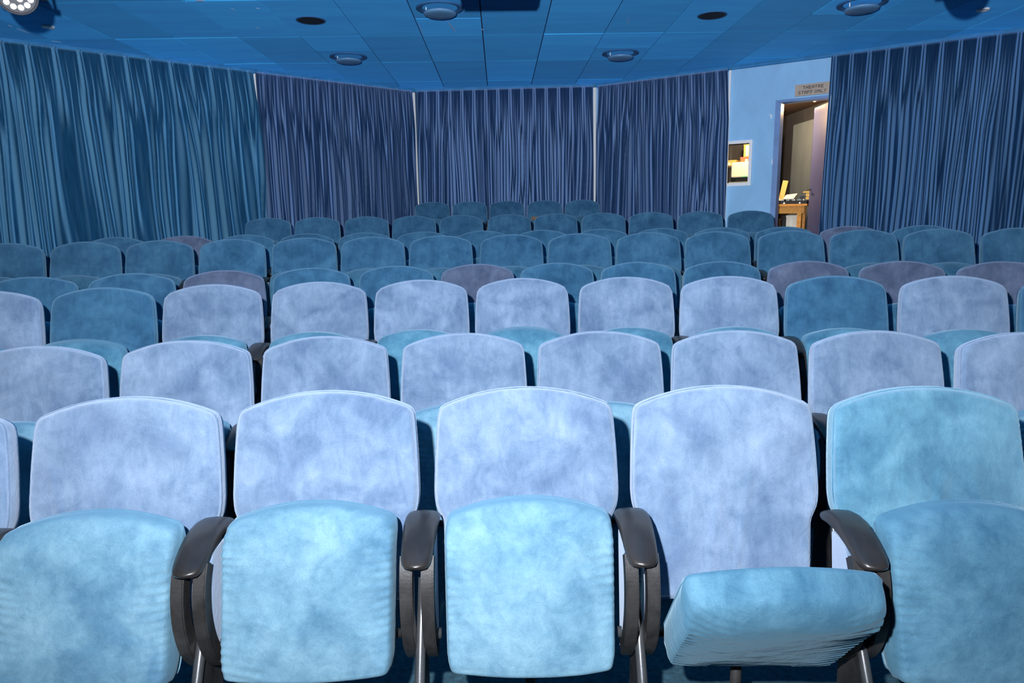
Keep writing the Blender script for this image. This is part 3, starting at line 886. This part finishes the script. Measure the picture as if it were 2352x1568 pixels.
BC, CC = (0, .30), (0, .19)
def to_back(v): return [B0 + Vector((p.x, 0, 0)) + U * p.y - N * (p.z + .035) for p in v]
BACKS = {'hero': [], 'far': []}; BPIPE = {}
for lod, (no, nr, var, strong) in {'hero': (240, 30, 4, 1.0), 'far': (96, 12, 3, .8)}.items():
    ol = back_outline(no)
    for k in range(var):
        v, f = cushion_mesh('backrest', ol, BC, .072, .010, nr, PERI, back_disp(100 + k, strong))
        BACKS[lod].append(mesh('backrest', to_back(v), f, PERI, True))
    mb = MB(); mb.tube(to_back(seam_loop(ol, BC, .998, -.0215, 2)), .0026, 6, closed=True); BPIPE[lod] = mb.mesh('piping', PERI, True)
def to_cush(v): return [Vector((p.x, p.y, -p.z)) for p in v]     # hinge frame: y along the pan, z out of the show face
CUSHM_ = {'hero': [], 'far': []}; CPIPE = {}
for lod, (no, nr, var, strong) in {'hero': (280, 32, 4, 1.0), 'far': (84, 10, 2, .8)}.items():
    ol = cush_outline(no)
    for k in range(var):
        v, f = cushion_mesh('seat_cushion', ol, CC, .095, .016, nr, CUSH, cush_disp(200 + k, strong), .030, .045)
        CUSHM_[lod].append(mesh('seat_cushion', to_cush(v), f, CUSH, True))
    mb = MB(); mb.tube(to_cush(seam_loop(ol, CC, .990, .037, 2)), .0022, 6, closed=True); CPIPE[lod] = mb.mesh('piping', CUSH, True)
HINGE = Vector((0, -.312, .310))
HINGE_HALF = Vector((0, -.262, .340))

# armrest pad (stand frame: x across, y depth, z up; shares the seat's depth axis)
def pad_mesh():
    path = [(-.118, .626, .028, .020), (-.120, .632, .040, .026), (-.135, .6385, .0435, .028), (-.165, .6440, .0440, .028), (-.200, .6445, .0435, .028), (-.232, .6390, .042, .027),
            (-.262, .6300, .0405, .026), (-.286, .6205, .039, .025), (-.308, .6105, .037, .024), (-.322, .6040, .0335, .022), (-.333, .5985, .027, .018), (-.338, .5950, .016, .013), (-.340, .593, .006, .008)]
    v = []; f = []; n = 16
    for i, (y, z, hw, th) in enumerate(path):
        y2, z2 = path[min(i + 1, len(path) - 1)][:2]; y1, z1 = path[max(i - 1, 0)][:2]
        t = Vector((0, y2 - y1, z2 - z1)).normalized(); up = Vector((0, t.z, -t.y))
        if up.z < 0: up = -up
        for k in range(n):
            a = 2 * pi * k / n
            cx, sz = cos(a), sin(a)
            x = hw * (abs(cx) ** .55) * (1 if cx >= 0 else -1)
            h = th / 2 * (abs(sz) ** .7) * (1 if sz >= 0 else -1)
            if h > 0: h += .004 * (1 - (x / hw) ** 2)
            v.append(Vector((x, y, z - th / 2)) + up * h)
    m = len(path)
    for i in range(m - 1):
        for k in range(n): f.append((i * n + k, i * n + (k + 1) % n, (i + 1) * n + (k + 1) % n, (i + 1) * n + k))
    f.append(tuple(range(n))); f.append(tuple(range((m - 1) * n, m * n)))
    me = mesh('armrest', v, f, PLASTIC, True)
    return me
PAD = pad_mesh()
BOW = [(-.300, .606), (-.319, .575), (-.332, .54), (-.339, .50), (-.339, .46), (-.332, .42), (-.318, .38), (-.296, .345), (-.265, .312)]
def catmull(P, m):
    out = []
    for i in range(len(P) - 1):
        p0, p1, p2, p3 = P[max(0, i - 1)], P[i], P[i + 1], P[min(len(P) - 1, i + 2)]
        for q in range(m):
            t = q / m
            out.append(tuple(.5 * (2 * b + (c - a) * t + (2 * a - 5 * b + 4 * c - d) * t * t + (3 * b - a - 3 * c + d) * t ** 3) for a, b, c, d in zip(p0, p1, p2, p3)))
    return out + [P[-1]]
BOW = catmull(BOW, 4)
def plate_mesh(x0, x1):
    """bowed front plate of the stand"""
    mb = MB(); v = []; f = []
    for i, (y, z) in enumerate(BOW):
        a = BOW[max(0, i - 1)]; b = BOW[min(len(BOW) - 1, i + 1)]
        t = Vector((0, b[0] - a[0], b[1] - a[1])).normalized(); nn = Vector((0, -t.z, t.y))
        if nn.y < 0: nn = -nn
        w = .040
        for (x, q) in ((x0, 0), (x1, 0), (x1, w), (x0, w)):
            v.append(Vector((x, y, z)) + nn * q)
    for i in range(len(BOW) - 1):
        for k in range(4): f.append((i * 4 + k, i * 4 + (k + 1) % 4, i * 4 + 4 + (k + 1) % 4, i * 4 + 4 + k))
    f.append((0, 1, 2, 3)); m = len(BOW) * 4 - 4; f.append((m, m + 1, m + 2, m + 3))
    mb.add(v, f)
    me = mb.mesh('front_plate', PLASTIC2, False, .003)
    return me
PLATE_L = plate_mesh(-.040, -.010); PLATE_R = plate_mesh(.010, .040)
def side_mesh(x0, x1):
    poly = [Vector((0, y + .036, z)) for y, z in BOW] + [Vector((0, -.235, .33)), Vector((0, -.185, .61)), Vector((0, -.27, .61))]
    mb = MB(); mb.prism(poly, (x0, 0, 0), (x1, 0, 0))
    return mb.mesh('side_panel', PERI, False, .004)
SIDE_L = side_mesh(-.038, -.022); SIDE_R = side_mesh(.022, .038)
mb = MB(); mb.tube([(0, -.215, .50), (0, -.235, .46), (0, -.285, .39), (0, -.36, .27), (0, -.455, .10), (0, -.50, .012), (0, -.505, -.012)], [.010, .011, .0125, .0125, .0125, .0125, .0125], 14)
LEG = mb.mesh('leg', STEEL, True)
mb = MB(); mb.prism([Vector((0, -.29, .385)), Vector((0, -.36, .265)), Vector((0, -.455, .095)), Vector((0, -.495, -.012)), Vector((0, -.22, -.012)), Vector((0, -.20, .34))], (-.007, 0, 0), (.007, 0, 0))
FOOT = mb.mesh('foot_plate', PLASTIC2)
mb = MB(); mb.tube([(-.048, -.262, .375), (.048, -.262, .375)], .013, 12)
PIVOT = mb.mesh('hinge', STEEL, True)
mb = MB(); mb.tube([(0, -.21, -.012), (0, -.21, .352)], .014, 12); mb.tube([(-.21, -.225, .352), (.21, -.225, .352)], .012, 10)
POST = mb.mesh('rear_post', PLASTIC2, True)

ROWS = {
 1: (-0.457, [(-1.528, 1.715, -0.128), (-1.001, 1.77, -0.077), (-0.482, 1.797, -0.027), (0.06, 1.797, 0.025), (0.598, 1.77, 0.076), (1.106, 1.719, 0.125), (1.63, 1.639, 0.176)]),
 2: (-0.448, [(-1.74, 2.524, -0.15), (-1.214, 2.591, -0.101), (-0.691, 2.63, -0.052), (-0.152, 2.645, -0.001), (0.384, 2.632, 0.049), (0.912, 2.593, 0.098), (1.42, 2.531, 0.146), (1.942, 2.441, 0.195)]),
 3: (-0.317, [(-2.514, 3.355, -0.193), (-1.991, 3.445, -0.147), (-1.485, 3.508, -0.104), (-0.945, 3.552, -0.057), (-0.417, 3.57, -0.012), (0.111, 3.564, 0.034), (0.653, 3.533, 0.08), (1.172, 3.48, 0.125), (1.685, 3.404, 0.169), (2.219, 3.3, 0.216), (2.734, 3.175, 0.262)]),
 4: (-0.303, [(-2.75, 4.036, -0.337), (-2.244, 4.195, -0.273), (-1.744, 4.319, -0.212), (-1.217, 4.415, -0.148), (-0.68, 4.477, -0.084), (-0.141, 4.505, -0.019), (0.36, 4.5, 0.04), (0.9, 4.46, 0.105), (1.428, 4.388, 0.168), (1.942, 4.284, 0.231), (2.459, 4.145, 0.295), (2.961, 3.975, 0.358)]),
 5: (-0.135, [(-3.613, 5.108, -0.145), (-3.088, 5.178, -0.121), (-2.571, 5.235, -0.098), (-2.041, 5.281, -0.074), (-1.486, 5.315, -0.048), (-0.985, 5.333, -0.026), (-0.475, 5.34, -0.003), (0.087, 5.335, 0.022), (0.614, 5.317, 0.046), (1.142, 5.286, 0.07), (1.662, 5.244, 0.094), (2.203, 5.186, 0.118), (2.724, 5.118, 0.142), (3.24, 5.038, 0.165), (3.762, 4.945, 0.189)]),
 6: (-0.122, [(-3.326, 6.029, -0.194), (-2.775, 6.126, -0.154), (-2.246, 6.198, -0.115), (-1.755, 6.246, -0.08), (-1.22, 6.278, -0.041), (-0.714, 6.29, -0.005), (-0.15, 6.281, 0.035), (0.386, 6.252, 0.074), (0.936, 6.2, 0.114), (1.425, 6.136, 0.149), (1.952, 6.046, 0.187), (2.464, 5.939, 0.225), (2.971, 5.813, 0.262), (3.508, 5.657, 0.303)]),
 7: (0.027, [(-2.53, 7.608, -0.163), (-2.015, 7.684, -0.127), (-1.481, 7.742, -0.09), (-0.963, 7.78, -0.054), (-0.432, 7.799, -0.017), (0.109, 7.798, 0.02), (0.629, 7.778, 0.056), (1.166, 7.738, 0.093), (1.683, 7.68, 0.13), (2.213, 7.601, 0.167), (2.734, 7.503, 0.203)]),
 8: (0.219, [(-0.946, 9.822, -0.093), (-0.417, 9.858, -0.04), (0.103, 9.865, 0.012), (0.642, 9.844, 0.067), (1.17, 9.794, 0.12)])}
# cover of each backrest: p periwinkle, t teal, s light blue
COVER = {1: 'pppppss', 2: 'pppppppp', 3: 'ptppppppts'[:9] + 'pt', 4: 'ttmttmtttmmm', 5: 't' * 15, 6: 'tmttttttttttmt', 7: 't' * 11, 8: 't' * 5}
COVER[3] = 'ptppppppt' + 'pt'
MATS = {'p': PERI, 't': TEAL, 's': SKY, 'm': MAUVE}
WORDC = {'p': 'periwinkle', 't': 'teal', 's': 'light blue', 'm': 'dusky mauve'}
ORD = ['first', 'second', 'third', 'fourth', 'fifth', 'sixth', 'seventh', 'eighth', 'ninth', 'tenth', 'eleventh', 'twelfth', 'thirteenth', 'fourteenth', 'fifteenth']
ROWN = {1: 'front row', 2: 'second row', 3: 'third row', 4: 'fourth row', 5: 'fifth row', 6: 'sixth row', 7: 'seventh row', 8: 'last row by the back curtain'}
SPECIAL = {(1, 4): 'periwinkle velvet seat in the front row with its cushion folded half down', (1, 5): 'light blue velvet seat in the front row beside the half folded one',
           (1, 0): 'periwinkle velvet front row seat cut off by the left frame edge', (1, 6): 'light blue velvet front row seat just showing at the right frame edge',
           (3, 1): 'teal velvet seat at the left of the mostly periwinkle third row', (3, 8): 'bright teal velvet seat between periwinkle ones, right part of the third row',
           (6, 1): 'dusky mauve velvet seat between teal ones near the left curtain, sixth row', (8, 3): 'teal velvet seat with a brown wooden edge in the last row'}
ANG = {(1, 4): 49, (1, 5): 104, (1, 1): 105, (3, 5): 94, (3, 1): 88, (3, 0): 92}

def seat_angle(r, i):
    return ANG.get((r, i), 106 + random.uniform(-2.5, 2.5))

def spread(seats, gap_min=.523):
    for _ in range(60):
        for k in range(len(seats) - 1):
            a, b = seats[k], seats[k + 1]
            dx, dy = b[0] - a[0], b[1] - a[1]
            d = math.hypot(dx, dy)
            if d < gap_min:
                q = (gap_min - d) / 2 / d
                seats[k] = (a[0] - dx * q, a[1] - dy * q, a[2]); seats[k + 1] = (b[0] + dx * q, b[1] + dy * q, b[2])
    return seats
seat_rng = random.Random(11)
for r_, (zt, seats) in ROWS.items():
    base = zt + CZ - TOPH
    lod = 'hero' if r_ <= 2 else 'far'
    n = len(seats)
    seats = [(x, y, th * (.4 if r_ <= 2 else .8)) for x, y, th in spread(list(seats))]
    for i, (x, y, th) in enumerate(seats):
        cv = COVER[r_][i]
        lab = SPECIAL.get((r_, i), '%s velvet tip-up seat, %s from the left in the %s' % (WORDC[cv], ORD[i], ROWN[r_]))
        rz = -th
        S = empty('cinema_seat', (x, y, base), rz)
        tag(S, lab, 'seat', 'velvet tip-up cinema seats')
        m = MATS[cv]
        bk = obj('backrest', seat_rng.choice(BACKS[lod]), S, mat=m)
        if r_ <= 6: obj('piping', BPIPE[lod], bk, mat=m)
        a = radians(seat_angle(r_, i))
        up = Vector((0, -cos(a), sin(a))); nn = Vector((0, -sin(a), -cos(a)))
        HG = HINGE_HALF if (r_, i) == (1, 4) else HINGE
        M = Matrix(((1, 0, 0, HG.x), (0, up.y, nn.y, HG.y), (0, up.z, nn.z, HG.z), (0, 0, 0, 1)))
        # keep the frame right-handed: mirror x
        M[0][0] = -1 if up.cross(nn).x < 0 else 1
        cm = CUSHS if (r_, i) in ((1, 5), (1, 4), (1, 0)) else CUSH if r_ <= 2 else CUSHM if r_ == 3 else CUSHD  # cushion velvet darkens row by row, weaker light painted into it
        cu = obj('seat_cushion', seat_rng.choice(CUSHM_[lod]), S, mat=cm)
        cu.matrix_local = M
        if r_ <= 4: obj('piping', CPIPE[lod], cu, mat=cm)
        obj('rear_post', POST, S)
        if (r_, i) == (8, 3):
            mb = MB(); mb.box((-.19, -.30, .655), (.19, -.262, .70))
            obj('wooden_edge', mb.mesh('wooden_edge', EDGEW, bevel=.006), S)['label'] = 'brown wooden edge'
        # the stand on the seat's right-hand side (and one more at the left end of the row)
        ends = [i] + ([-1] if i == 0 else [])
        for e in ends:
            if e == -1:
                nx, ny, nth = x - SP / 2 * cos(th), y + SP / 2 * sin(th), th
            elif i + 1 < n:
                nx, ny, nth = (x + seats[i + 1][0]) / 2, (y + seats[i + 1][1]) / 2, (th + seats[i + 1][2]) / 2
            else:
                nx, ny, nth = x + SP / 2 * cos(th), y - SP / 2 * sin(th), th
            wm = Matrix.Translation((nx, ny, base)) @ Matrix.Rotation(-nth, 4, 'Z')
            sm = Matrix.Translation((x, y, base)) @ Matrix.Rotation(rz, 4, 'Z')
            lm = sm.inverted() @ wm
            parts = [('armrest', PAD, None), ('front_plate', PLATE_L, None), ('front_plate', PLATE_R, None), ('leg', LEG, None), ('side_panel', SIDE_L, m), ('side_panel', SIDE_R, m)]
            if r_ <= 3: parts += [('foot_plate', FOOT, None), ('hinge', PIVOT, None)]
            for nm, me, mm in parts:
                p = obj(nm, me, S, mat=mm)
                p.matrix_local = lm
